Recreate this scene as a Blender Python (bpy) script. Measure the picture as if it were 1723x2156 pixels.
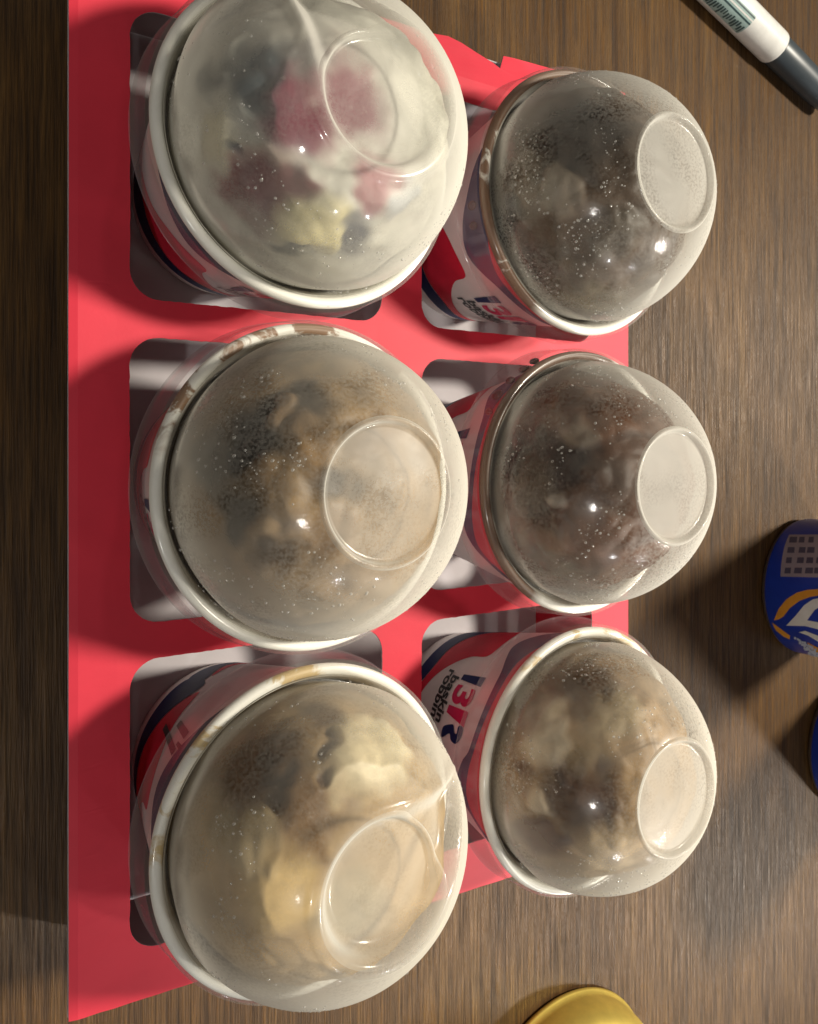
import bpy, bmesh, math, random
from mathutils import Vector, Matrix, noise

random.seed(7)
for o in list(bpy.data.objects):
    bpy.data.objects.remove(o, do_unlink=True)
scene = bpy.context.scene
col = scene.collection
R = math.radians
MM = 0.001

# ------------------------------------------------------------------ camera
BOX = 0.045                      # height of the carrier's top panel above the table
CAM = Vector((0.0, 0.0, BOX + 0.246))
TILT = R(33.3)
cam = bpy.data.cameras.new('camera')
cam.sensor_fit = 'HORIZONTAL'
cam.sensor_width = 36.0
cam.lens = 36.0 * 1750.0 / 1723.0
cam.shift_y = -128.0 / 1723.0
cam.clip_start = 0.01
cam.clip_end = 20.0
cam.dof.use_dof = True
cam.dof.focus_distance = 0.225
cam.dof.aperture_fstop = 70.0
camo = bpy.data.objects.new('camera', cam)
ct, st = math.cos(TILT), math.sin(TILT)
camo.matrix_world = Matrix(((ct, 0, -st, CAM.x), (0, 1, 0, CAM.y), (st, 0, ct, CAM.z), (0, 0, 0, 1)))
col.objects.link(camo)
scene.camera = camo

# ------------------------------------------------------------------ light
world = bpy.data.worlds.new('World')
scene.world = world
world.use_nodes = True
bg = world.node_tree.nodes['Background']
bg.inputs[0].default_value = (1.0, 0.93, 0.84, 1)
bg.inputs[1].default_value = 0.115


def lamp(name, az, el, dist, size, power, colour, target=(0.15, -0.01, 0.06)):
    l = bpy.data.lights.new(name, 'AREA')
    l.shape = 'DISK'
    l.size = size
    l.energy = power
    l.color = colour
    o = bpy.data.objects.new(name, l)
    d = Vector((math.cos(R(az)) * math.cos(R(el)), math.sin(R(az)) * math.cos(R(el)), math.sin(R(el))))
    o.location = Vector(target) + d * dist
    o.rotation_euler = d.to_track_quat('Z', 'Y').to_euler()
    col.objects.link(o)
    return o


lamp('ceiling_lamp', 10, 52, 1.9, 0.22, 40, (1.0, 0.92, 0.78))
sp = bpy.data.lights.new('spot_lamp', 'SPOT')
sp.energy = 92
sp.color = (1.0, 0.94, 0.84)
sp.shadow_soft_size = 0.085
sp.spot_size = R(2 * 7.7)
sp.spot_blend = 0.35
spo = bpy.data.objects.new('spot_lamp', sp)
sd = Vector((math.cos(R(-40)) * math.cos(R(40)), math.sin(R(-40)) * math.cos(R(40)), math.sin(R(40))))
spo.location = Vector((0.34, -0.11, 0.03)) + sd * 1.9
spo.rotation_euler = sd.to_track_quat('Z', 'Y').to_euler()
col.objects.link(spo)
lamp('ceiling_lamp', -148, 46, 1.6, 0.06, 2.8, (1.0, 0.96, 0.9))
lamp('ceiling_lamp', -90, 26, 1.9, 0.05, 2.0, (0.95, 0.97, 1.0))
lamp('ceiling_lamp', -64, 24, 1.9, 0.05, 2.0, (0.95, 0.97, 1.0))

vs = scene.view_settings
vs.view_transform = 'Standard'
vs.look = 'None'
vs.exposure = 0.30
vs.gamma = 1.0
vs.use_curve_mapping = False
scene.render.engine = 'CYCLES'
scene.cycles.transparent_max_bounces = 24
scene.cycles.max_bounces = 10


# ------------------------------------------------------------------ helpers
def pix(x, y, z):
    """point at height z seen at pixel (x, y) of the 1723 px wide photograph"""
    d = Vector((st, 0, -ct)) + Vector((ct, 0, st)) * ((x - 861.0) / 1750.0) - Vector((0, 1, 0)) * ((y - 950.0) / 1750.0)
    return CAM + d * ((z - CAM.z) / d.z)


def tag(o, label, cat, group=None):
    o['label'] = label
    o['category'] = cat
    if group:
        o['group'] = group
    return o


def empty(name, loc, rz=0.0):
    o = bpy.data.objects.new(name, None)
    o.empty_display_size = 0.01
    col.objects.link(o)
    o.location = loc
    o.rotation_euler = (0, 0, rz)
    return o


def mesh_obj(name, me, mat, parent=None, smooth=True):
    o = bpy.data.objects.new(name, me)
    if mat is not None:
        me.materials.append(mat)
    if smooth:
        me.polygons.foreach_set('use_smooth', [True] * len(me.polygons))
    col.objects.link(o)
    if parent is not None:
        o.parent = parent
    return o


def from_bm(name, bm, mat, parent=None, smooth=True):
    me = bpy.data.meshes.new(name)
    bm.normal_update()
    bm.to_mesh(me)
    bm.free()
    return mesh_obj(name, me, mat, parent, smooth)


def lathe_bm(profile, segs=96, cap0=False, cap1=False):
    """profile of (r, z); r = 0 collapses to a pole"""
    bm = bmesh.new()
    rows = []
    for r, z in profile:
        if r < 1e-7:
            rows.append([bm.verts.new((0, 0, z))])
        else:
            rows.append([bm.verts.new((r * math.cos(2 * math.pi * i / segs), r * math.sin(2 * math.pi * i / segs), z)) for i in range(segs)])
    for a, b in zip(rows[:-1], rows[1:]):
        for i in range(segs):
            j = (i + 1) % segs
            if len(a) == 1 and len(b) == 1:
                continue
            if len(a) == 1:
                bm.faces.new((a[0], b[j], b[i]))
            elif len(b) == 1:
                bm.faces.new((a[i], a[j], b[0]))
            else:
                bm.faces.new((a[i], a[j], b[j], b[i]))
    if cap0 and len(rows[0]) > 1:
        bm.faces.new(list(reversed(rows[0])))
    if cap1 and len(rows[-1]) > 1:
        bm.faces.new(rows[-1])
    bmesh.ops.recalc_face_normals(bm, faces=bm.faces)
    return bm


def curve_mesh(polys, extrude=0.0):
    """filled flat mesh from closed outlines (nested outlines become holes)"""
    cu = bpy.data.curves.new('outline', 'CURVE')
    cu.dimensions = '2D'
    cu.fill_mode = 'BOTH'
    cu.extrude = extrude
    for p in polys:
        s = cu.splines.new('POLY')
        s.points.add(len(p) - 1)
        for i, (x, y) in enumerate(p):
            s.points[i].co = (x, y, 0, 1)
        s.use_cyclic_u = True
    o = bpy.data.objects.new('outline', cu)
    col.objects.link(o)
    dg = bpy.context.evaluated_depsgraph_get()
    me = bpy.data.meshes.new_from_object(o.evaluated_get(dg))
    bpy.data.objects.remove(o, do_unlink=True)
    bpy.data.curves.remove(cu)
    return me


def text_mesh(body, size, offset=0.0, shear=0.0, spacing=1.0, line=1.0):
    cu = bpy.data.curves.new('lettering', 'FONT')
    cu.body = body
    cu.size = size
    cu.offset = offset
    cu.shear = shear
    cu.space_character = spacing
    cu.space_line = line
    cu.align_x = 'CENTER'
    cu.fill_mode = 'BOTH'
    o = bpy.data.objects.new('lettering', cu)
    col.objects.link(o)
    dg = bpy.context.evaluated_depsgraph_get()
    me = bpy.data.meshes.new_from_object(o.evaluated_get(dg))
    bpy.data.objects.remove(o, do_unlink=True)
    bpy.data.curves.remove(cu)
    return me


def wrap(me, fn, step, axis=0):
    """cut a flat mesh into strips along one axis and bend it with fn(x, y)"""
    bm = bmesh.new()
    bm.from_mesh(me)
    xs = [v.co[axis] for v in bm.verts]
    a, b = min(xs), max(xs)
    n = max(1, int((b - a) / step))
    for i in range(1, n):
        x = a + (b - a) * i / n
        co = Vector((0, 0, 0)); co[axis] = x
        no = Vector((0, 0, 0)); no[axis] = 1
        bmesh.ops.bisect_plane(bm, geom=bm.verts[:] + bm.edges[:] + bm.faces[:], plane_co=co, plane_no=no)
    for v in bm.verts:
        v.co = fn(v.co.x, v.co.y)
    bm.normal_update()
    bm.to_mesh(me)
    bm.free()
    me.materials.clear()
    return me


def smooth_closed(pts, n=8):
    out = []
    m = len(pts)
    for i in range(m):
        p0, p1, p2, p3 = pts[i - 1], pts[i], pts[(i + 1) % m], pts[(i + 2) % m]
        for k in range(n):
            t = k / n
            q = []
            for c in (0, 1):
                a, b, d, e = p0[c], p1[c], p2[c], p3[c]
                q.append(0.5 * (2 * b + (d - a) * t + (2 * a - 5 * b + 4 * d - e) * t * t + (3 * b - a - 3 * d + e) * t ** 3))
            out.append(tuple(q))
    return out


# ------------------------------------------------------------------ materials
def new_mat(name):
    m = bpy.data.materials.new(name)
    m.use_nodes = True
    nt = m.node_tree
    return m, nt, nt.nodes['Principled BSDF']


def N(nt, kind, **kw):
    n = nt.nodes.new(kind)
    for k, v in kw.items():
        if k.startswith('i_'):
            n.inputs[k[2:].replace('_', ' ')].default_value = v
        else:
            setattr(n, k, v)
    return n


def mapping(nt, scale, loc=(0, 0, 0)):
    tc = N(nt, 'ShaderNodeTexCoord')
    mp = N(nt, 'ShaderNodeMapping')
    mp.inputs['Scale'].default_value = scale
    mp.inputs['Location'].default_value = loc
    nt.links.new(tc.outputs['Object'], mp.inputs['Vector'])
    return mp.outputs['Vector']


def tex_noise(nt, vec, scale, detail=4, rough=0.55, dist=0.0):
    n = N(nt, 'ShaderNodeTexNoise')
    n.inputs['Scale'].default_value = scale
    n.inputs['Detail'].default_value = detail
    n.inputs['Roughness'].default_value = rough
    n.inputs['Distortion'].default_value = dist
    nt.links.new(vec, n.inputs['Vector'])
    return n.outputs['Fac']


def ramp(nt, fac, stops, mode='LINEAR'):
    r = N(nt, 'ShaderNodeValToRGB')
    r.color_ramp.interpolation = mode
    e = r.color_ramp.elements
    while len(e) < len(stops):
        e.new(0.5)
    for x, (p, c) in zip(e, stops):
        x.position = p
        x.color = (c[0], c[1], c[2], 1) if hasattr(c, '__len__') else (c, c, c, 1)
    nt.links.new(fac, r.inputs['Fac'])
    return r.outputs['Color']


def math_node(nt, op, a, b=None, clamp=False):
    n = N(nt, 'ShaderNodeMath', operation=op, use_clamp=clamp)
    for i, v in enumerate((a, b)):
        if v is None:
            continue
        if isinstance(v, (int, float)):
            n.inputs[i].default_value = v
        else:
            nt.links.new(v, n.inputs[i])
    return n.outputs[0]


def mixc(nt, fac, a, b, mode='MIX'):
    n = N(nt, 'ShaderNodeMix', data_type='RGBA', blend_type=mode)
    for s, v in ((n.inputs[0], fac), (n.inputs[6], a), (n.inputs[7], b)):
        if isinstance(v, (int, float)):
            s.default_value = v
        elif isinstance(v, tuple):
            s.default_value = (v[0], v[1], v[2], 1)
        else:
            nt.links.new(v, s)
    return n.outputs[2]


def bump(nt, height, strength, dist):
    b = N(nt, 'ShaderNodeBump')
    b.inputs['Strength'].default_value = strength
    b.inputs['Distance'].default_value = dist
    nt.links.new(height, b.inputs['Height'])
    return b.outputs['Normal']


def wood_mat():
    m, nt, p = new_mat('brown_wood_grain')
    L = nt.links
    v1 = mapping(nt, (1, 0.032, 1))
    v2 = mapping(nt, (1, 0.035, 1), (3, 1, 0))
    v3 = mapping(nt, (1, 0.25, 1), (7, 4, 0))
    fine = tex_noise(nt, v1, 980, 5, 0.66, 0.12)
    mid = tex_noise(nt, v2, 210, 6, 0.66, 0.25)
    big = tex_noise(nt, v3, 16, 3, 0.5, 1.5)
    c1 = ramp(nt, mid, [(0.30, (0.042, 0.019, 0.0045)), (0.50, (0.088, 0.043, 0.0110)), (0.74, (0.130, 0.071, 0.0215))])
    c2 = ramp(nt, fine, [(0.36, 0.42), (0.50, 0.95), (0.66, 1.6)])
    c = mixc(nt, 0.9, c1, c2, 'MULTIPLY')
    c3 = ramp(nt, big, [(0.35, (0.78, 0.74, 0.70)), (0.65, (1.12, 1.12, 1.12))])
    c = mixc(nt, 0.8, c, c3, 'MULTIPLY')
    L.new(c, p.inputs['Base Color'])
    rg = ramp(nt, fine, [(0.35, 0.62), (0.65, 0.32)])
    L.new(rg, p.inputs['Roughness'])
    p.inputs['Specular IOR Level'].default_value = 0.38
    h = math_node(nt, 'ADD', math_node(nt, 'MULTIPLY', fine, 0.7), math_node(nt, 'MULTIPLY', mid, 0.5))
    L.new(bump(nt, h, 0.9, 0.0011), p.inputs['Normal'])
    return m


def card_mat(name, colour, rough=0.6, grain=0.06):
    m, nt, p = new_mat(name)
    v = mapping(nt, (1, 1, 1))
    n1 = tex_noise(nt, v, 900, 3, 0.6)
    n2 = tex_noise(nt, v, 25, 4, 0.6)
    k = ramp(nt, n2, [(0.3, 0.90), (0.7, 1.06)])
    c = mixc(nt, 1.0, colour, k, 'MULTIPLY')
    nt.links.new(c, p.inputs['Base Color'])
    p.inputs['Roughness'].default_value = rough
    p.inputs['Specular IOR Level'].default_value = 0.35
    nt.links.new(bump(nt, n1, grain, 0.0004), p.inputs['Normal'])
    return m


def plain_mat(name, colour, rough=0.5, metal=0.0, spec=0.5):
    m, nt, p = new_mat(name)
    v = mapping(nt, (1, 1, 1))
    n2 = tex_noise(nt, v, 120, 4, 0.6)
    k = ramp(nt, n2, [(0.3, 0.90), (0.7, 1.07)])
    c = mixc(nt, 1.0, colour, k, 'MULTIPLY')
    nt.links.new(c, p.inputs['Base Color'])
    p.inputs['Roughness'].default_value = rough
    p.inputs['Metallic'].default_value = metal
    p.inputs['Specular IOR Level'].default_value = spec
    return m


def fog_plastic(name, seed, fog=0.42, drops=0.5, tint=(0.78, 0.765, 0.70), rough=0.06, edge=1.22, gloss=0.024):
    """clear plastic misted inside: a scattering film of uneven density over see-through plastic"""
    m, nt, p = new_mat(name)
    nt.nodes.remove(p)
    L = nt.links
    out = nt.nodes['Material Output']
    v = mapping(nt, (1, 1, 1), (seed * 1.37, seed * 0.71, seed * 2.1))
    low = tex_noise(nt, v, 32, 3, 0.55, 0.6)
    lowb = tex_noise(nt, v, 55, 3, 0.5, 0.3)
    drop = tex_noise(nt, v, 1100, 3, 0.6, 0.2)
    area = ramp(nt, lowb, [(0.42, 0.0), (0.66, 1.0)])
    dm = ramp(nt, drop, [(0.44, 0.0), (0.62, 1.0)])
    # condensation: base film varies slowly, droplets open small clear gaps in it
    base = math_node(nt, 'ADD', fog - 0.14, math_node(nt, 'MULTIPLY', low, 0.28))
    gap = math_node(nt, 'MULTIPLY', math_node(nt, 'MULTIPLY', area, dm), 0.42 * drops)
    film = math_node(nt, 'SUBTRACT', base, gap)
    lw = N(nt, 'ShaderNodeLayerWeight')
    lw.inputs['Blend'].default_value = 0.5
    graz = math_node(nt, 'MULTIPLY', math_node(nt, 'POWER', lw.outputs['Facing'], 1.62), edge)
    film = math_node(nt, 'ADD', film, graz, clamp=True)
    film = math_node(nt, 'MINIMUM', film, 0.98)
    tr = N(nt, 'ShaderNodeBsdfTransparent')
    tr.inputs[0].default_value = (0.97, 0.97, 0.96, 1)
    df = N(nt, 'ShaderNodeBsdfDiffuse')
    df.inputs[0].default_value = (*tint, 1)
    tl = N(nt, 'ShaderNodeBsdfTranslucent')
    tl.inputs[0].default_value = (*tint, 1)
    ms = N(nt, 'ShaderNodeMixShader')
    ms.inputs[0].default_value = 0.45
    L.new(df.outputs[0], ms.inputs[1])
    L.new(tl.outputs[0], ms.inputs[2])
    mf = N(nt, 'ShaderNodeMixShader')
    L.new(film, mf.inputs[0])
    L.new(tr.outputs[0], mf.inputs[1])
    L.new(ms.outputs[0], mf.inputs[2])
    gl = N(nt, 'ShaderNodeBsdfGlossy')
    gl.inputs['Roughness'].default_value = rough
    nrm = bump(nt, math_node(nt, 'MULTIPLY', drop, math_node(nt, 'ADD', math_node(nt, 'MULTIPLY', area, 0.8), 0.12)), 0.22 * drops, 0.0006)
    L.new(nrm, gl.inputs['Normal'])
    mg = N(nt, 'ShaderNodeMixShader')
    mg.inputs[0].default_value = gloss
    L.new(mf.outputs[0], mg.inputs[1])
    L.new(gl.outputs[0], mg.inputs[2])
    g2 = N(nt, 'ShaderNodeBsdfGlossy')
    g2.inputs['Roughness'].default_value = 0.28
    m2 = N(nt, 'ShaderNodeMixShader')
    m2.inputs[0].default_value = gloss * 0.8
    L.new(mg.outputs[0], m2.inputs[1])
    L.new(g2.outputs[0], m2.inputs[2])
    L.new(m2.outputs[0], out.inputs['Surface'])
    return m


def ice_mat(name, seed):
    """ice cream: its flavour colours, with crystals and fine pits"""
    m, nt, p = new_mat(name)
    L = nt.links
    v = mapping(nt, (1, 1, 1), (seed * 3.1, seed * 1.7, seed * 0.9))
    n1 = tex_noise(nt, v, 70, 3, 0.5, 0.6)
    n2 = tex_noise(nt, v, 420, 4, 0.6, 0.2)
    at = N(nt, 'ShaderNodeAttribute', attribute_name='flavour')
    c = mixc(nt, 1.0, at.outputs['Color'], ramp(nt, n1, [(0.30, 0.70), (0.5, 1.0), (0.70, 1.25)]), 'MULTIPLY')
    fr = ramp(nt, n2, [(0.62, 0.0), (0.75, 0.15)])
    c = mixc(nt, fr, c, (0.62, 0.58, 0.50))
    L.new(c, p.inputs['Base Color'])
    p.inputs['Roughness'].default_value = 0.5
    h = math_node(nt, 'ADD', n1, math_node(nt, 'MULTIPLY', n2, 0.4))
    L.new(bump(nt, h, 0.14, 0.002), p.inputs['Normal'])
    return m


def rim_mat(name, seed, smear, smear_col, at=None):
    """white rolled paper rim, smeared with ice cream"""
    m, nt, p = new_mat(name)
    L = nt.links
    v = mapping(nt, (1, 1, 1), (seed * 2.3, seed * 1.1, seed * 0.3))
    n = tex_noise(nt, v, 55, 5, 0.65, 0.8)
    mk = ramp(nt, n, [(smear, 0.0), (smear + 0.06, 1.0)])
    if at is not None:
        tc = N(nt, 'ShaderNodeTexCoord')
        sx = N(nt, 'ShaderNodeSeparateXYZ')
        L.new(tc.outputs['Object'], sx.inputs[0])
        a, w = R(at[0]), at[1]
        d = math_node(nt, 'ADD', math_node(nt, 'MULTIPLY', sx.outputs[0], math.cos(a) / 0.0445), math_node(nt, 'MULTIPLY', sx.outputs[1], math.sin(a) / 0.0445))
        mk = math_node(nt, 'MULTIPLY', mk, ramp(nt, d, [(max(0.0, math.cos(R(w)) - 0.06), 0.0), (max(0.03, math.cos(R(w)) + 0.06), 1.0)]))
    c = mixc(nt, mk, (0.90, 0.89, 0.83), smear_col)
    L.new(c, p.inputs['Base Color'])
    p.inputs['Roughness'].default_value = 0.45
    return m


M_wood = wood_mat()
M_red = card_mat('red_coated_card', (0.72, 0.036, 0.066), 0.55)
M_board = card_mat('grey_uncoated_board', (0.50, 0.47, 0.49), 0.75)
M_paper = card_mat('white_coated_paper', (0.86, 0.81, 0.79), 0.5, 0.02)
M_pred = plain_mat('red_print', (0.72, 0.020, 0.055), 0.55, 0.0, 0.2)
M_pnavy = plain_mat('navy_print', (0.010, 0.018, 0.105), 0.55, 0.0, 0.2)
M_ppink = plain_mat('pink_print', (0.62, 0.02, 0.11), 0.55, 0.0, 0.2)
M_pblack = plain_mat('black_print', (0.012, 0.011, 0.014), 0.5)

# ------------------------------------------------------------------ table
bm = bmesh.new()
bmesh.ops.create_cube(bm, size=1.0, matrix=Matrix.Translation((0.2, 0.0, -0.0125)) @ Matrix.Diagonal((2.2, 1.8, 0.025, 1)))
bmesh.ops.bevel(bm, geom=bm.edges[:], offset=0.003, segments=2, affect='EDGES')
table = from_bm('table_top', bm, M_wood, smooth=False)
table['kind'] = 'structure'

# ------------------------------------------------------------------ cardboard carrier
X0, X1, Y0, Y1 = 0.048, 0.274, -0.1600, 0.1515
HX = ((0.0647, 0.1505), (0.1670, 0.2525))
HY = ((-0.1460, -0.0610), (-0.0504, 0.0335), (0.0447, 0.1295))


def rrect(x0, x1, y0, y1, r, jit=0.0):
    pts = []
    for cx, cy, a0 in ((x1 - r, y1 - r, 0), (x0 + r, y1 - r, 90), (x0 + r, y0 + r, 180), (x1 - r, y0 + r, 270)):
        for k in range(9):
            a = R(a0 + 90 * k / 8)
            pts.append((cx + r * math.cos(a), cy + r * math.sin(a)))
    # cut edges are a little ragged
    out = []
    for i, p in enumerate(pts):
        q = pts[(i + 1) % len(pts)]
        d = math.hypot(q[0] - p[0], q[1] - p[1])
        n = max(1, int(d / 0.0016))
        for k in range(n):
            t = k / n
            j = jit if d > 0.01 else jit * 0.4
            out.append((p[0] + (q[0] - p[0]) * t + random.uniform(-j, j), p[1] + (q[1] - p[1]) * t + random.uniform(-j, j)))
    return out


carrier = tag(empty('cup_carrier', (0.161, -0.004, 0)), 'red cardboard carrier with six square cut-outs holding the ice cream cups', 'cup carrier')


def off(pts):
    return [(x - 0.161, y + 0.004) for x, y in pts]


outline = [(X0, -0.1595), (0.085, -0.1610), (0.15, -0.1622), (0.21, -0.1642), (X1, -0.1655), (X1, 0.154),
           (0.2295, 0.1538), (0.2169, 0.1531), (0.2062, 0.1524), (0.2040, 0.1468), (0.2005, 0.1480), (0.1930, 0.1500), (0.1860, 0.1520), (0.1800, 0.1528), (0.1690, 0.1515), (X0, 0.1515)]
dense = []
for i, p in enumerate(outline):
    q = outline[(i + 1) % len(outline)]
    n = max(1, int(math.hypot(q[0] - p[0], q[1] - p[1]) / 0.004))
    for k in range(n):
        t = k / n
        dense.append((p[0] + (q[0] - p[0]) * t, p[1] + (q[1] - p[1]) * t + random.uniform(-1, 1) * 0.00012))
polys = [off(dense)] + [off(rrect(a, b, c, d, 0.0085, 0.00011)) for a, b in HX for c, d in HY]
me = curve_mesh(polys, 0.00028)
bm = bmesh.new()
bm.from_mesh(me)
for xx in [X0 - 0.161 + 0.0024] + [-0.10 + 0.0125 * k for k in range(17)]:
    bmesh.ops.bisect_plane(bm, geom=bm.verts[:] + bm.edges[:] + bm.faces[:], plane_co=(xx, 0, 0), plane_no=(1, 0, 0))
for yy in [-0.148 + 0.0125 * k for k in range(23)] + [0.1345 + 0.004, 0.1385 + 0.004]:
    bmesh.ops.bisect_plane(bm, geom=bm.verts[:] + bm.edges[:] + bm.faces[:], plane_co=(0, yy, 0), plane_no=(0, 1, 0))
for v in bm.verts:
    # the end flap beyond the crease is bent down a little
    t = max(0.0, v.co.y - (0.1385 + 0.004))
    v.co.z += BOX - 0.00028 - t * 0.10
    e = max(0.0, (X0 - 0.161 + 0.0024) - v.co.x)
    v.co.z -= e * 0.18
    v.co.z += 0.0005 * noise.noise(Vector((v.co.x * 22, v.co.y * 22, 3.3))) + 0.00012 * noise.noise(Vector((v.co.x * 120, v.co.y * 120, 1.3)))
for f in bm.faces:
    f.normal_update()
bm.to_mesh(me)
bm.free()
me.materials.clear()
top = mesh_obj('top_panel', me, M_red, carrier, smooth=False)
me.materials.append(M_board)
for p in me.polygons:
    if p.normal.z < 0.5:
        p.material_index = 1


def slab(name, quad, thick, mat_out, mat_in, parent):
    """thin panel from four corners; the first material faces the normal side"""
    bm = bmesh.new()
    a = [Vector(q) for q in quad]
    n = (a[1] - a[0]).cross(a[3] - a[0]).normalized()
    up = [bm.verts.new(p + n * thick * 0.5) for p in a]
    dn = [bm.verts.new(p - n * thick * 0.5) for p in a]
    bm.faces.new(up)
    bm.faces.new(list(reversed(dn)))
    for i in range(4):
        j = (i + 1) % 4
        bm.faces.new((dn[i], dn[j], up[j], up[i]))
    o = from_bm(name, bm, mat_out, parent, smooth=False)
    o.data.materials.append(mat_in)
    for p in o.data.polygons:
        if p.normal.dot(n) < -0.5:
            p.material_index = 1
    return o


zt = BOX - 0.0022
ya, yb = -0.1555, 0.1545
slab('side_panel', [(X0 - 0.161 + 0.0003, yb, zt), (X0 - 0.161 + 0.0003, ya, zt), (-0.099, ya, 0.0016), (-0.099, yb, 0.0016)][::-1], 0.0005, M_board, M_red, carrier)
slab('side_panel', [(X1 - 0.161 - 0.0003, ya - 0.004, zt), (X1 - 0.161 - 0.0003, yb, zt), (0.099, yb, 0.0016), (0.099, ya - 0.004, 0.0016)][::-1], 0.0005, M_board, M_red, carrier)
slab('bottom_panel', [(-0.0985, ya, 0.0022), (0.0985, ya, 0.0022), (0.0985, yb, 0.0022), (-0.0985, yb, 0.0022)], 0.0008, M_board, M_red, carrier)
slab('end_panel', [(-0.1105, ya + 0.0005, zt), (0.1105, ya - 0.0045, zt), (0.0975, ya + 0.007, 0.0034), (-0.0975, ya + 0.007, 0.0034)], 0.0005, M_board, M_red, carrier)
slab('end_panel', [(0.1105, yb - 0.0008, zt - 0.0008), (-0.1105, yb - 0.0008, zt - 0.0008), (-0.0975, yb - 0.008, 0.0034), (0.0975, yb - 0.008, 0.0034)], 0.0005, M_board, M_red, carrier)
FLOOR = 0.0028

# ------------------------------------------------------------------ paper cup with lid
H = 0.0752                       # cup floor to rim
RB, RT = 0.031, 0.0445


def cone_r(h):
    return RB + (RT - RB) * h / H


def on_cone(phi, h, lift=0.00012):
    r = cone_r(h) + lift
    return Vector((r * math.cos(phi), r * math.sin(phi), h))


def decal(polys, lift):
    """outlines in (degrees round the cup, mm up the cup)"""
    me = curve_mesh([[(R(a), h * MM) for a, h in p] for p in polys])
    return wrap(me, lambda x, y: on_cone(x, y, lift), R(3.0))


def text_decal(body, size, phi, h, lift, offset=0.0, shear=0.0, line=1.0, sx=1.0, spacing=1.0):
    me = text_mesh(body, size, offset, shear, spacing, line)
    r = cone_r(h)
    return wrap(me, lambda x, y: on_cone(phi + x * sx / r, h + y, lift), 0.0012)


red_poly = smooth_closed([(-82, 33), (-64, 39), (-48, 45.5), (-30, 47), (-27, 37), (-20, 29), (-9, 22), (8, 16.5), (30, 13.5), (60, 15), (86, 24), (70, 13), (40, 9.5), (8, 12), (-14, 17), (-36, 17.5), (-60, 22)], 6)
navy_poly = smooth_closed([(-86, 30), (-60, 21.7), (-36, 17.2), (-14, 16.7), (8, 11.7), (40, 9.2), (70, 12.6), (90, 23), (92, 8), (60, 4.5), (20, 5), (-20, 8.2), (-60, 7.5), (-88, 9)], 6)
navy_up = smooth_closed([(-78, 72), (-64, 61), (-48, 55), (-38, 54.8), (-29, 58.5), (-18, 63), (0, 64.5), (18, 62.5), (26, 58), (38, 54), (52, 58), (64, 72)], 6)
red_up = smooth_closed([(-40, 73.5), (-30, 67.5), (-8, 68.5), (14, 66.5), (30, 62.5), (44, 60), (54, 64), (56, 73.5)], 6)
half = lambda poly: [[(a, h) for a, h in poly]]
D_red = decal(half(red_poly), 0.00012)
D_navy = decal(half(navy_poly), 0.00020)
D_navyup = decal(half(navy_up), 0.00012)
D_redup = decal(half(red_up), 0.00024)
# the emblem: a navy wedge and a pink 3 make the first letter, a pink bar and a navy leg the second
D_wedge = decal([[(-14.5, 41.5), (-11.2, 41.5), (-10.0, 56.5), (-15.5, 56.5)]], 0.00030)
D_three = text_decal('3', 0.0190, R(-3.0), 0.0417, 0.00030, 0.0006, 0.0, 1.0, 0.86)
D_bar = decal([[(3.6, 41.5), (7.8, 41.5), (10.8, 56.2), (3.2, 56.2)]], 0.00030)
D_leg = decal([smooth_closed([(11.0, 55.8), (16.0, 55.6), (20.0, 52.5), (19.6, 48.6), (17.0, 46.9), (21.2, 41.6), (15.6, 41.6), (12.6, 46.4), (12.2, 48.8), (15.2, 50.2), (15.0, 52.2), (11.4, 52.4)], 4)], 0.00030)
D_word = text_decal('baskin\nrobbins', 0.0072, R(1.0), 0.0348, 0.00030, 0.00022, 0.08, 0.64, 1.0, 1.02)
D_mark = decal([[(-61.5, 31), (-58.5, 31.5), (-55, 56.5), (-58, 57)], [(-67, 43), (-64, 43), (-62.5, 58.0), (-65.8, 58.2)], [(-60.5, 54.5), (-59.0, 54.5), (-58.5, 60.5), (-60.5, 60)]], 0.00032)

body_profile = [(0.0, 0.0016), (RB - 0.0012, 0.0016), (RB - 0.0008, 0.0), (RB, 0.0002)] + [(cone_r(H * t / 10), H * t / 10) for t in range(1, 11)] + [(RT - 0.0006, H), (RT - 0.0006 - 0.0012, H * 0.9), (cone_r(H * 0.5) - 0.0006, H * 0.5)]
B_body = lathe_bm(body_profile, 128)
ME_body = bpy.data.meshes.new('cup_wall')
B_body.to_mesh(ME_body)
B_body.free()

rim_prof = []
for k in range(17):
    a = 2 * math.pi * k / 16
    rim_prof.append((RT + 0.0004 + 0.0017 * math.cos(a), H - 0.0006 + 0.0017 * math.sin(a)))
B_rim = lathe_bm(rim_prof, 128)

# lid, heights measured from the rim
DR = 0.0427
th1 = math.acos(0.0190 / DR)
dome_prof = [(0.0436, 0.0012), (0.0429, 0.0002), (0.0421, -0.0026), (0.0413, -0.0046), (0.0406, -0.0050), (0.0404, -0.0044), (0.0407, -0.0026), (0.0412, -0.0004), (0.0417, 0.0022), (0.0420, 0.0042)]
dome_prof += [(DR * math.cos(th1 * t / 40) + 0.0004 * math.sin(2 * th1 * t / 40), 1.035 * DR * math.sin(th1 * t / 40) + 0.0004) for t in range(5, 41)]
dome_prof[-1] = (0.0190, dome_prof[-1][1])
zr = dome_prof[-1][1]
ring_prof = [(0.0190, zr), (0.01865, zr + 0.0005), (0.01825, zr + 0.0008), (0.0178, zr + 0.0007), (0.01745, zr + 0.0002), (0.0172, zr - 0.0006), (0.0168, zr - 0.0010), (0.0160, zr - 0.0010)]
ring_prof += [(0.016 * (1 - t / 10) if t < 10 else 0.0, zr - 0.0010 + 0.0004 * (t / 10)) for t in range(1, 11)]
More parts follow.
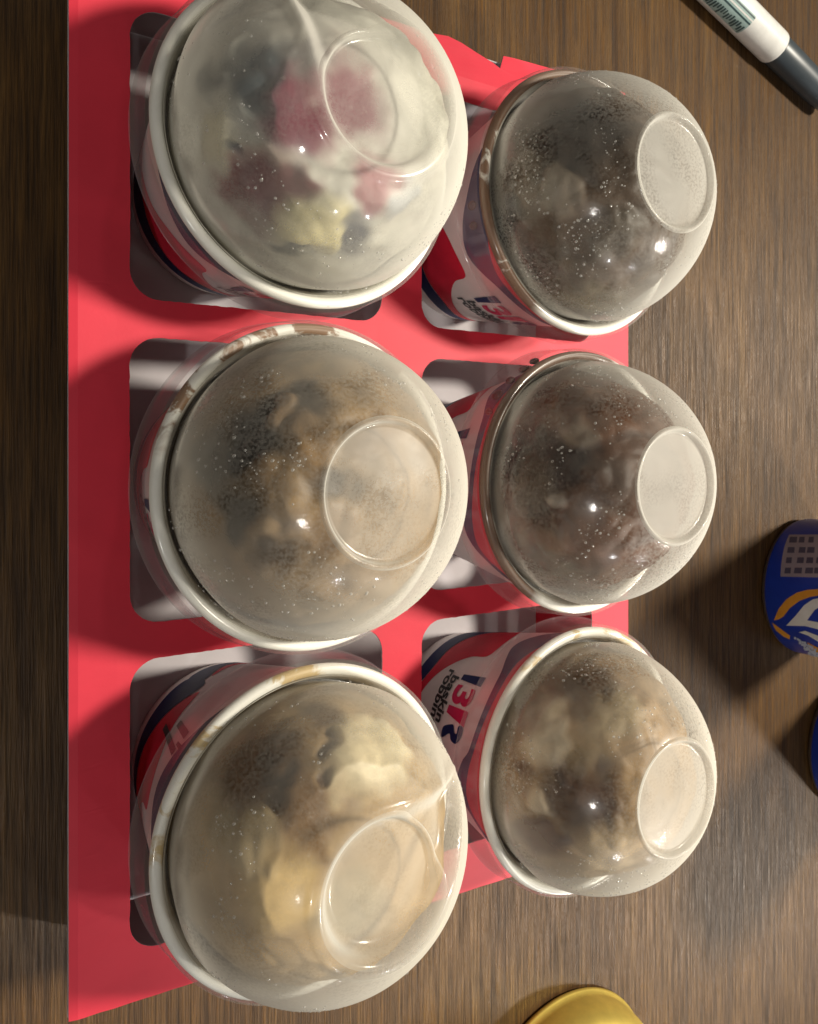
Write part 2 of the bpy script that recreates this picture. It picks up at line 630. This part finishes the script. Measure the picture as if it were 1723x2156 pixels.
skirt_prof = [(0.0486, -0.0128), (0.0483, -0.0126), (0.0479, -0.0090), (0.0477, -0.0040), (0.0476, -0.0010)]
bead_prof = [(0.0476, -0.0010), (0.0473, 0.0008), (0.0466, 0.0018), (0.0455, 0.0021), (0.0444, 0.0018), (0.0436, 0.0012)]


def dent(bm, tip):
    """teardrop-shaped dent: the round top and a fold running from it to tip (local x, y)"""
    T = Vector(tip)
    Lt = T.length
    r1 = 0.0196
    for v in bm.verts:
        p = Vector((v.co.x, v.co.y))
        best = 1e9
        for k in range(25):
            t = k / 24
            r = r1 * (1 - t) ** 1.0 + 0.0003
            d = (p - T * t).length - r
            best = min(best, d)
        n = Vector((v.co.x, v.co.y, v.co.z)).normalized()
        if best < 0:
            t = min(1.0, -best / 0.0045)
            s = t * t * (3 - 2 * t)
            v.co -= n * (0.0044 * s)
        v.co += n * 0.0009 * math.exp(-(best / 0.0011) ** 2)


def lid_point(c, px, py, rad=0.0385):
    """where a pixel of the photograph meets the heap of ice cream in cup c (local, from the rim centre)"""
    d = (pix(px, py, 0.0) - CAM).normalized()
    o = CAM - Vector((c['x'] * MM, c['y'] * MM, FLOOR + H))
    bq = o.dot(d)
    D = bq * bq - (o.length_squared - rad * rad)
    return o + d * (-bq - math.sqrt(max(0.0, D)))


def heap(c, zmax):
    """heaped ice cream from the rim up into the dome: lumps, folds and patches of other flavours, one of them a painted highlight"""
    seed, top = c['seed'], c['top']
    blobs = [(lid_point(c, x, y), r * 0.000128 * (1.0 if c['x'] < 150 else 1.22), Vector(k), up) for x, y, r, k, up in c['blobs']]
    base = Vector(c['base'])
    bm = bmesh.new()
    lay = bm.loops.layers.float_color.new('flavour')
    cols = {}
    rows = []
    S, Rn = 190, 84
    for j in range(Rn + 1):
        t = j / Rn
        row = []
        for i in range(S if j < Rn else 1):
            a = 2 * math.pi * i / S
            th = t * math.pi / 2
            r = 0.0402 * math.cos(th) ** 0.85 if j < Rn else 0.0
            z = -0.010 + (top + 0.010) * math.sin(th) ** 0.85
            p = Vector((r * math.cos(a), r * math.sin(a), z))
            q = Vector((p.x * 60 + seed * 7.3, p.y * 60 - seed * 3.1, p.z * 60 + seed))
            wv = Vector((noise.noise(q * 1.1), noise.noise(q * 1.1 + Vector((5, 1, 9))), noise.noise(q * 1.1 + Vector((2, 8, 4))))) * 0.0062
            wv += Vector((noise.noise(q * 3.6), noise.noise(q * 3.6 + Vector((5, 1, 9))), noise.noise(q * 3.6 + Vector((2, 8, 4))))) * 0.0026
            k = base.copy()
            lift = 0.0
            for bp, br, bc, up in blobs:
                dd = (p + wv - bp).length / br
                if dd < 1.4:
                    w = 1.0 if dd < 0.55 else max(0.0, (1.4 - dd) / 0.85)
                    w = w * w * (3 - 2 * w)
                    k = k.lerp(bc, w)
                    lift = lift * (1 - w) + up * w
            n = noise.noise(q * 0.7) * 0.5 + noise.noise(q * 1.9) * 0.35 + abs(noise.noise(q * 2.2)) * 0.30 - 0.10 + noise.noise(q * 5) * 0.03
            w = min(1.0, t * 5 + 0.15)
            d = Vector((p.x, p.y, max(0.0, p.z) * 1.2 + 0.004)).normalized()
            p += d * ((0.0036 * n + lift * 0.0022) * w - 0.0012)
            rr = Vector((p.x, p.y, max(p.z, 0.0))).length
            if rr > 0.0408:
                p *= 0.0408 / rr
            hh = math.hypot(p.x, p.y)
            if p.z < 0.003 and hh > 0.0394:
                p.x *= 0.0394 / hh
                p.y *= 0.0394 / hh
            if p.z > zmax:
                p.z = zmax + 0.25 * (p.z - zmax)
            v = bm.verts.new(p)
            cols[v] = (k.x, k.y, k.z, 1.0)
            row.append(v)
        rows.append(row)
    for a, b in zip(rows[:-1], rows[1:]):
        for i in range(S):
            j = (i + 1) % S
            f = bm.faces.new((a[i], a[j], b[0])) if len(b) == 1 else bm.faces.new((a[i], a[j], b[j], b[i]))
            for l in f.loops:
                l[lay] = cols[l.vert]
    return bm


def droplets(c, count):
    """fine condensation beads standing on the lid, gathered in patches"""
    ico = bmesh.new()
    bmesh.ops.create_icosphere(ico, subdivisions=1, radius=1.0)
    iv = [v.co.copy() for v in ico.verts]
    fi = [[v.index for v in f.verts] for f in ico.faces]
    ico.free()
    rnd = random.Random(int(c['seed'] * 100))
    vs_, fs_ = [], []
    made = tries = 0
    while made < count and tries < count * 30:
        tries += 1
        u = rnd.uniform(0.05, 0.86)
        a = rnd.uniform(0, 2 * math.pi)
        th = math.asin(u)
        p = Vector((DR * math.cos(th) * math.cos(a) + 0.0, DR * math.cos(th) * math.sin(a), 1.035 * DR * math.sin(th) + 0.0004))
        q = p * 60 + Vector((c['seed'] * 3.7, 1.1, c['seed']))
        if noise.noise(q) + 0.5 * noise.noise(q * 2.2) < rnd.uniform(-0.05, 0.45):
            continue
        if c['tip'] and p.z > 0.030:
            continue
        n = p.normalized()
        t1 = n.orthogonal().normalized()
        t2 = n.cross(t1)
        r = 0.00014 + 0.00036 * rnd.random() ** 2.5
        e = rnd.uniform(0.8, 1.3)
        p = p + n * (0.0004 * math.sin(2 * th) * math.cos(th))
        o = len(vs_)
        for w in iv:
            vs_.append(p + (t1 * w.x * r * e + t2 * w.y * r + n * w.z * r * 0.6))
        fs_ += [[o + i for i in f] for f in fi]
        made += 1
    me = bpy.data.meshes.new('condensation')
    me.from_pydata(vs_, [], fs_)
    return me


M_bead = fog_plastic('clear_lid_bead', 5.1, fog=0.10, drops=0.0, tint=(0.8, 0.8, 0.75), rough=0.12, edge=0.05, gloss=0.02)
M_drop = fog_plastic('water_bead', 8.2, fog=0.20, drops=0.0, tint=(0.85, 0.85, 0.82), rough=0.05, edge=0.25, gloss=0.07)
M_skirt = fog_plastic('lid_skirt_card_reflection', 3.3, fog=0.24, drops=0.1, tint=(0.55, 0.44, 0.47), rough=0.10, edge=0.12, gloss=0.06)  # mauve tint paints the red card's reflection into the clear plastic

CUPS = [
    # x, y, emblem angle, ice stops, noise scale, spots, fog, drops, dent tip, top height, rim smear, smear colour, smear place, label
    dict(x=107.5, y=87.5, phi=266, seed=1.0, fog=0.20, disc=0.0, drops=0.30, tip=(-0.0235, 0.0285), top=0.036,
         base=(0.56, 0.545, 0.47), blobs=[
             (540, 160, 88, (0.055, 0.075, 0.085), -0.6), (610, 200, 45, (0.07, 0.09, 0.10), 0), (420, 180, 45, (0.10, 0.115, 0.115), 0), (650, 100, 60, (0.16, 0.15, 0.14), 0), (450, 300, 65, (0.52, 0.48, 0.34), 0.6),
             (490, 330, 22, (0.04, 0.055, 0.065), 0), (565, 365, 50, (0.50, 0.40, 0.32), 0.7), (650, 235, 84, (0.165, 0.014, 0.040), 0.3), (780, 185, 96, (0.165, 0.020, 0.042), 0.5), (735, 265, 45, (0.20, 0.05, 0.07), 0),
             (480, 400, 42, (0.17, 0.022, 0.030), -0.2), (545, 415, 74, (0.15, 0.020, 0.028), -0.4), (610, 405, 42, (0.17, 0.04, 0.04), -0.2), (660, 490, 66, (0.72, 0.64, 0.36), 1.0), (605, 520, 28, (0.05, 0.07, 0.085), 0),
             (745, 510, 56, (0.09, 0.095, 0.115), -0.3), (800, 400, 60, (0.30, 0.11, 0.12), 0), (860, 420, 32, (0.40, 0.42, 0.42), 0.4)],
         smear=0.66, sc=(0.70, 0.50, 0.50), at=None,
         label='ice cream cup with pink berry and cream swirls under a dented domed lid'),
    dict(x=107.5, y=-10.2, phi=20, seed=2.0, fog=0.12, disc=0.16, drops=0.60, tip=None, top=0.035,
         base=(0.29, 0.20, 0.11), blobs=[
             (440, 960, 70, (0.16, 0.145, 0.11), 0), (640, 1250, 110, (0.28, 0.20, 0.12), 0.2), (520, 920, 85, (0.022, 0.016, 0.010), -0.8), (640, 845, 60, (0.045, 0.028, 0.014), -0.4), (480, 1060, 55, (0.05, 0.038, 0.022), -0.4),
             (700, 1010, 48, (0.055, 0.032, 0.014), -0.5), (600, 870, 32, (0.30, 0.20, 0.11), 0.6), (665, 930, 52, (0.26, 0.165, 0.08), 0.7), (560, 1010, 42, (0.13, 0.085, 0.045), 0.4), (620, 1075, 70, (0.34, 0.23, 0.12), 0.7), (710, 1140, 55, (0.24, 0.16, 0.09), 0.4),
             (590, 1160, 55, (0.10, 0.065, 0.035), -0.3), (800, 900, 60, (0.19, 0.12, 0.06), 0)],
         smear=0.52, sc=(0.26, 0.14, 0.07), at=(105, 60),
         label='ice cream cup of mottled brown scoops under a smooth domed lid, between two dented ones'),
    dict(x=107.5, y=-107.5, phi=203, seed=3.0, fog=0.13, disc=0.16, drops=0.40, tip=(0.030, 0.0190), top=0.036,
         base=(0.43, 0.30, 0.155), blobs=[
             (480, 1700, 80, (0.34, 0.27, 0.16), 0), (550, 1600, 95, (0.125, 0.066, 0.025), -0.2), (680, 1500, 66, (0.12, 0.064, 0.026), 0), (470, 1540, 45, (0.20, 0.12, 0.055), 0), (650, 1690, 85, (0.165, 0.092, 0.036), 0.2), (650, 1810, 66, (0.19, 0.108, 0.04), -0.4),
             (780, 1580, 80, (0.76, 0.65, 0.42), 0.7), (830, 1550, 50, (0.74, 0.65, 0.43), 0.6), (600, 1900, 90, (0.56, 0.40, 0.18), 0.6), (530, 1780, 60, (0.46, 0.36, 0.21), 0.4), (760, 1950, 80, (0.34, 0.27, 0.16), 0),
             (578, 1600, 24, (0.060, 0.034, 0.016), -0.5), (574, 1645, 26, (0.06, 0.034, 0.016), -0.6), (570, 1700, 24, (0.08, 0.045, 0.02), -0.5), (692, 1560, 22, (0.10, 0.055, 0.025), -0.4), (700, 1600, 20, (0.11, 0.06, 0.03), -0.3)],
         smear=0.50, sc=(0.62, 0.46, 0.22), at=(120, 60),
         label='ice cream cup of caramel beige scoops under a dented domed lid with a folded crease'),
    dict(x=214.6, y=88.0, phi=247, seed=4.0, fog=0.06, disc=0.36, drops=0.80, tip=None, top=0.035,
         base=(0.072, 0.042, 0.021), blobs=[
             (1220, 260, 110, (0.022, 0.012, 0.006), -0.5), (1080, 470, 45, (0.014, 0.009, 0.005), -0.3), (1190, 400, 40, (0.17, 0.135, 0.10), 0.5), (1095, 330, 32, (0.13, 0.10, 0.075), 0.3), (1250, 640, 70, (0.15, 0.12, 0.075), 0.2), (1130, 560, 50, (0.03, 0.02, 0.012), 0), (1300, 500, 60, (0.08, 0.06, 0.04), 0.3)],
         smear=0.33, sc=(0.16, 0.070, 0.027), at=(158, 82),
         label='dark chocolate ice cream cup with a brown smeared rim beside the pink berry cup'),
    dict(x=214.6, y=-11.0, phi=168, seed=5.0, fog=0.05, disc=0.46, drops=0.70, tip=None, top=0.035,
         base=(0.095, 0.036, 0.012), blobs=[
             (1075, 950, 65, (0.018, 0.007, 0.003), -0.4), (1165, 960, 80, (0.028, 0.012, 0.006), -0.3), (1150, 1070, 65, (0.024, 0.010, 0.005), -0.3), (1205, 905, 48, (0.20, 0.155, 0.115), 0.6), (1205, 1068, 22, (0.28, 0.24, 0.20), 0.3), (1280, 1040, 60, (0.075, 0.038, 0.02), 0.2), (1160, 1200, 60, (0.12, 0.09, 0.06), 0), (1090, 1130, 30, (0.14, 0.09, 0.055), 0.3)],  # the smallest, palest blob paints the lid's soft lamp highlight into the chocolate
         smear=0.30, sc=(0.11, 0.045, 0.016), at=(155, 84),
         label='chocolate ice cream cup with brown drips showing under its clear lid skirt'),
    dict(x=214.6, y=-109.5, phi=151, seed=6.0, fog=0.10, disc=0.24, drops=0.70, tip=None, top=0.036,
         base=(0.31, 0.205, 0.105), blobs=[
             (1220, 1440, 85, (0.105, 0.055, 0.023), -0.3), (1120, 1500, 40, (0.17, 0.10, 0.05), 0), (1150, 1560, 60, (0.52, 0.44, 0.32), 0.6), (1240, 1600, 50, (0.30, 0.22, 0.12), 0), (1220, 1690, 95, (0.075, 0.034, 0.013), -0.4), (1100, 1640, 32, (0.12, 0.055, 0.025), 0), (1130, 1700, 35, (0.42, 0.34, 0.24), 0.5),
             (1140, 1775, 42, (0.075, 0.020, 0.007), -0.3), (1180, 1785, 18, (0.07, 0.02, 0.008), 0), (1290, 1800, 75, (0.48, 0.36, 0.22), 0.4), (1190, 1640, 26, (0.055, 0.03, 0.018), 0), (1300, 1500, 60, (0.36, 0.28, 0.17), 0.2), (1212, 1856, 26, (0.06, 0.015, 0.005), 0), (1262, 1866, 22, (0.06, 0.015, 0.005), 0)],
         smear=0.58, sc=(0.66, 0.52, 0.30), at=(95, 60),
         label='beige and brown marbled ice cream cup with the emblem and lettering facing the caramel cup'),
]

for c in CUPS:
    root = tag(empty('ice_cream_cup', (c['x'] * MM, c['y'] * MM, FLOOR)), c['label'], 'ice cream cup', 'domed ice cream cups in the carrier')
    body = bpy.data.objects.new('cup_wall', ME_body)
    if not ME_body.materials:
        ME_body.materials.append(M_paper)
        ME_body.polygons.foreach_set('use_smooth', [True] * len(ME_body.polygons))
    col.objects.link(body)
    body.parent = root
    body.rotation_euler = (0, 0, R(c['phi']))
    sets = [('red_wave_print', D_red, M_pred, 2), ('navy_wave_print', D_navy, M_pnavy, 2), ('navy_scallop_print', D_navyup, M_pnavy, 2), ('red_scallop_print', D_redup, M_pred, 2)]
    sets += [('emblem_wedge', D_wedge, M_pnavy, 2), ('emblem_three', D_three, M_ppink, 2), ('emblem_bar', D_bar, M_ppink, 2), ('emblem_leg', D_leg, M_pnavy, 2), ('lettering', D_word, M_pblack, 2)]
    if c['seed'] == 3.0:
        sets.append(('stamped_mark', D_mark, M_pblack, 1))
    for nm, me, mat, n in sets:
        if not me.materials:
            me.materials.append(mat)
        for k in range(n):
            o = bpy.data.objects.new(nm, me)
            col.objects.link(o)
            o.parent = body
            o.rotation_euler = (0, 0, math.pi * k)
    ro = from_bm('rolled_rim', B_rim.copy(), rim_mat('rim_paper', c['seed'], c['smear'], c['sc'], c['at']), root)
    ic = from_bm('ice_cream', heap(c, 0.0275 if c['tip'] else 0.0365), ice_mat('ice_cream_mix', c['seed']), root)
    ic.location = (0, 0, H)
    fogm = fog_plastic('misted_lid', c['seed'], c['fog'], c['drops'])
    fogt = fog_plastic('misted_lid_top', c['seed'] + 0.5, c['fog'] + c.get('disc', 0.30), c['drops'] * 0.8, gloss=0.010)
    bd = lathe_bm(dome_prof, 160)
    bt = lathe_bm(ring_prof, 160)
    if c['tip']:
        dent(bd, c['tip'])
        dent(bt, c['tip'])
    lid = from_bm('lid_dome', bd, fogm, root)
    lid.location = (0, 0, H)
    from_bm('lid_top_ring', bt, fogt, lid)
    from_bm('lid_bead', lathe_bm(bead_prof, 128), M_bead, lid)
    dr = mesh_obj('condensation', droplets(c, int(1000 * c['drops']) + 200), M_drop, lid)
    dr['kind'] = 'stuff'
    sk = from_bm('lid_skirt', lathe_bm(skirt_prof, 128), M_skirt, lid)
    if c['seed'] in (4.0, 5.0):
        # melted drips squeezed out between the cup and the lid's skirt
        for k, a in enumerate((112, 121, 130, 139, 148) if c['seed'] == 5.0 else (188, 196)):
            b2 = bmesh.new()
            bmesh.ops.create_icosphere(b2, subdivisions=2, radius=1.0)
            w = random.uniform(0.0014, 0.0022)
            rr = cone_r(H - 0.006) + 0.0026
            mt = Matrix.Rotation(R(a), 4, 'Z') @ Matrix.Translation((rr, 0, H - random.uniform(0.0050, 0.0075))) @ Matrix.Diagonal((0.0011, w, w * 1.2, 1))
            bmesh.ops.transform(b2, matrix=mt, verts=b2.verts)
            if k == 0:
                M_drip = plain_mat('melted_chocolate', (0.06, 0.022, 0.010), 0.25)
            from_bm('melted_drip', b2, M_drip, root)
B_rim.free()


# ------------------------------------------------------------------ marker pen
PR = 0.0095
pa = pix(1529, 0, PR)
pb = pix(1630, 100, PR)
ax = (pb - pa).normalized()
pen = empty('marker_pen', (pb.x, pb.y, 0.0))
tag(pen, 'white marker pen with teal print and dark grey cap lying on the table', 'marker pen')
rot = ax.to_track_quat('Z', 'Y').to_matrix().to_4x4()
place = Matrix.Translation((0, 0, PR + 0.0002)) @ rot
M_pen = plain_mat('white_plastic', (0.74, 0.74, 0.71), 0.35)
M_cap = plain_mat('dark_slate_plastic', (0.045, 0.058, 0.068), 0.38)
M_teal = plain_mat('teal_print', (0.34, 0.47, 0.45), 0.4)
M_tealdark = plain_mat('dark_teal_print', (0.03, 0.065, 0.07), 0.4)


def pen_part(name, prof, mat):
    b = lathe_bm(prof, 48)
    bmesh.ops.transform(b, matrix=place, verts=b.verts)
    return from_bm(name, b, mat, pen)


barrel = pen_part('barrel', [(0, -0.110), (0.0080, -0.110), (0.0094, -0.1085), (PR, -0.106), (PR, -0.0014), (0.0093, -0.0004), (0.0088, 0.0), (0.0, 0.0)], M_pen)
pen_part('cap', [(0, -0.002), (0.0082, -0.002), (0.0087, 0.001), (0.0086, 0.020), (0.0081, 0.045), (0.0074, 0.056), (0.0060, 0.0605), (0.0034, 0.0630), (0.0, 0.0635)], M_cap)
# print on the barrel: find the angle that faces the camera
inv = place.inverted()
camdir = (inv.to_3x3() @ (CAM - pb)).normalized()
a0 = math.atan2(camdir.y, camdir.x)


def pen_patch(name, u0, u1, z0, z1, lift, mat, parent):
    b = bmesh.new()
    n = max(2, int((u1 - u0) / R(6)))
    lo = [b.verts.new(((PR + lift) * math.cos(a0 + u0 + (u1 - u0) * i / n), (PR + lift) * math.sin(a0 + u0 + (u1 - u0) * i / n), z0)) for i in range(n + 1)]
    hi = [b.verts.new(((PR + lift) * math.cos(a0 + u0 + (u1 - u0) * i / n), (PR + lift) * math.sin(a0 + u0 + (u1 - u0) * i / n), z1)) for i in range(n + 1)]
    for i in range(n):
        b.faces.new((lo[i], lo[i + 1], hi[i + 1], hi[i]))
    bmesh.ops.transform(b, matrix=place, verts=b.verts)
    bmesh.ops.recalc_face_normals(b, faces=b.faces)
    return from_bm(name, b, mat, parent)


SGN = 1.0
patch = pen_patch('print_panel', R(-26), R(52), -0.080, -0.030, 0.00006, M_teal, barrel)
for k in range(26):
    z = -0.0795 + k * 0.0019
    a = R(random.uniform(14, 22))
    b_ = a + R(random.uniform(16, 34))
    pen_patch('print_line', a, b_, z, z + random.uniform(0.0009, 0.0014), 0.00014, M_tealdark, barrel)
for k in range(3):
    pen_patch('print_line', R(-22 + k * 11), R(-17 + k * 11), -0.078, -0.030, 0.00014, M_pen if k == 1 else M_tealdark, barrel)

# ------------------------------------------------------------------ blue cans
M_blue = plain_mat('blue_can_label', (0.010, 0.036, 0.32), 0.35)
M_tin = plain_mat('bare_tin', (0.42, 0.38, 0.37), 0.35, 0.9)
M_orange = plain_mat('orange_print', (0.62, 0.27, 0.03), 0.4)
M_white = plain_mat('white_print', (0.62, 0.62, 0.60), 0.4)
M_grid = plain_mat('grey_mauve_print', (0.26, 0.22, 0.26), 0.4)
M_gtext = plain_mat('slate_print', (0.06, 0.055, 0.10), 0.4)
M_pale = plain_mat('pale_blue_print', (0.42, 0.48, 0.62), 0.4)


def can(name, cx, cy, r, h, label, mat_label, mat_metal, group=None):
    root = tag(empty(name, (cx, cy, 0)), label, 'can', group)
    prof = [(0, 0.003), (r * 0.78, 0.003), (r * 0.84, 0.0002), (r * 0.90, 0.0), (r * 0.955, 0.0016), (r * 0.985, 0.0040)]
    from_bm('bottom_rim', lathe_bm(prof, 96), mat_metal, root)
    from_bm('can_wall', lathe_bm([(r * 0.985, 0.0040), (r, 0.0062), (r, 0.03), (r, h - 0.008), (r * 0.985, h - 0.006)], 96), mat_label, root)
    from_bm('lid', lathe_bm([(r * 0.985, h - 0.006), (r * 0.93, h - 0.002), (r * 0.93, h), (r * 0.90, h), (r * 0.88, h - 0.004), (0, h - 0.004)], 96), mat_metal, root)
    return root


can_r = 0.0400
q = pix(1609, 1245, 0.004)
C1 = (q.x + can_r, q.y)
blue1 = can('drink_can', C1[0], C1[1], can_r, 0.20, 'blue can with orange arc and white swoosh facing the cups', M_blue, M_tin, 'blue cans on the table')
q = pix(1707, 1590, 0.004)
C2 = (q.x + can_r, q.y)
blue2 = can('drink_can', C2[0], C2[1], can_r, 0.20, 'blue can mostly out of view, standing next to the one with the swoosh', M_blue, M_tin, 'blue cans on the table')


def can_wrap(root, name, polys, lift, mat, r=can_r, mesh=None):
    """outlines in (degrees round the can, mm up the can); 180 faces the cups"""
    me = mesh or curve_mesh([[(R(a), h * MM) for a, h in p] for p in polys])
    wrap(me, lambda x, y: Vector(((r + lift) * math.cos(x), (r + lift) * math.sin(x), y)), R(3))
    return mesh_obj(name, me, mat, root)


def to_can(x, y, C=C1, r=can_r):
    """where a pixel of the photograph falls on the can's wall"""
    d = (pix(x, y, 0.0) - CAM)
    d.normalize()
    ox, oy = CAM.x - C[0], CAM.y - C[1]
    A = d.x ** 2 + d.y ** 2
    B = ox * d.x + oy * d.y
    D = B * B - A * (ox * ox + oy * oy - r * r)
    t = (-B - math.sqrt(max(0.0, D))) / A
    P = CAM + d * t
    return (math.degrees(math.atan2(P.y - C[1], P.x - C[0])) % 360, P.z / MM)


def band(p, q, w):
    return p, q


# facts panel, orange arcs, white swoosh and pale lettering on the first can's wall
facts = [to_can(*p) for p in ((1662, 1126), (1800, 1126), (1800, 1218), (1644, 1214))]
can_wrap(blue1, 'facts_panel', [facts], 0.00015, M_grid)
for rr in range(4):
    for cc in range(7):
        x = 1652 + cc * 21 + (4 - rr) * 3.0 + random.uniform(-2, 2)
        y = 1131 + rr * 21.5
        w = random.uniform(9, 16)
        pts = [to_can(*p) for p in ((x, y), (x + w, y), (x + w - 1, y + 12), (x - 2, y + 12))]
        can_wrap(blue1, 'facts_print', [pts], 0.0003, M_gtext)
arc = [(1630, 1306), (1640, 1282), (1656, 1262), (1678, 1248), (1700, 1242), (1730, 1240), (1770, 1246), (1770, 1257), (1730, 1253), (1706, 1257), (1684, 1265), (1664, 1280), (1650, 1298), (1640, 1304)]
can_wrap(blue1, 'orange_arc', [[to_can(*p) for p in arc]], 0.00015, M_orange)
arc2 = [(1626, 1311), (1634, 1316), (1650, 1328), (1664, 1338), (1663, 1346), (1650, 1340), (1634, 1327)]
can_wrap(blue1, 'orange_arc', [[to_can(*p) for p in arc2]], 0.00015, M_orange)
arc3 = [(1700, 1352), (1722, 1363), (1760, 1372), (1760, 1384), (1722, 1374), (1704, 1364)]
can_wrap(blue1, 'orange_arc', [[to_can(*p) for p in arc3]], 0.00015, M_orange)
sw = [(1656, 1317), (1676, 1296), (1694, 1274), (1712, 1262), (1740, 1256), (1740, 1270), (1716, 1284), (1700, 1306), (1722, 1310), (1745, 1318), (1745, 1332), (1720, 1324), (1696, 1318)]
can_wrap(blue1, 'white_swoosh', [[to_can(*p) for p in sw]], 0.00015, M_white)
sw2 = [(1682, 1331), (1696, 1328), (1722, 1338), (1745, 1348), (1745, 1362), (1722, 1350), (1702, 1338)]
can_wrap(blue1, 'white_swoosh', [[to_can(*p) for p in sw2]], 0.00015, M_white)
for k in range(46):
    row = k % 4
    t = (k // 4) / 11
    x = 1676 + row * 9 + t * 40 + random.uniform(-1.5, 1.5)
    y = 1342 + row * 11 + t * 26 + random.uniform(-1.5, 1.5)
    s = random.uniform(2.2, 3.6)
    pts = [to_can(x + s * math.cos(a), y + s * math.sin(a)) for a in (0.2, 1.3, 2.4, 3.5, 4.6, 5.7)]
    can_wrap(blue1, 'pale_lettering', [pts], 0.0003, M_pale)

# ------------------------------------------------------------------ gold tin, and an unseen can added for its shadow
M_gold = plain_mat('gold_anodised_metal', (0.90, 0.68, 0.15), 0.42, 0.7)
gold = tag(empty('round_tin', (0.278, -0.3145, 0)), 'shiny round gold tin on the table beyond the caramel cup', 'tin')
gw = [(0, 0.0), (0.0540, 0.0), (0.0560, 0.0006), (0.0567, 0.0018), (0.0562, 0.0030), (0.0551, 0.0036), (0.0550, 0.0060), (0.0540, 0.0120), (0.0518, 0.0175), (0.0486, 0.0210), (0.0458, 0.0226)]
from_bm('tin_wall', lathe_bm(gw, 128), M_gold, gold)
from_bm('tin_lid', lathe_bm([(0.0458, 0.0226), (0.0450, 0.0236), (0.0438, 0.0238), (0.0427, 0.0230), (0.0407, 0.0226), (0.0, 0.0232)], 128), M_gold, gold)
can('drink_can', 0.370, -0.386, 0.034, 0.168, 'tall gold can added out of view to cast a shadow past the round gold tin', M_gold, M_gold)  # added can outside the view, there for the shadow it throws
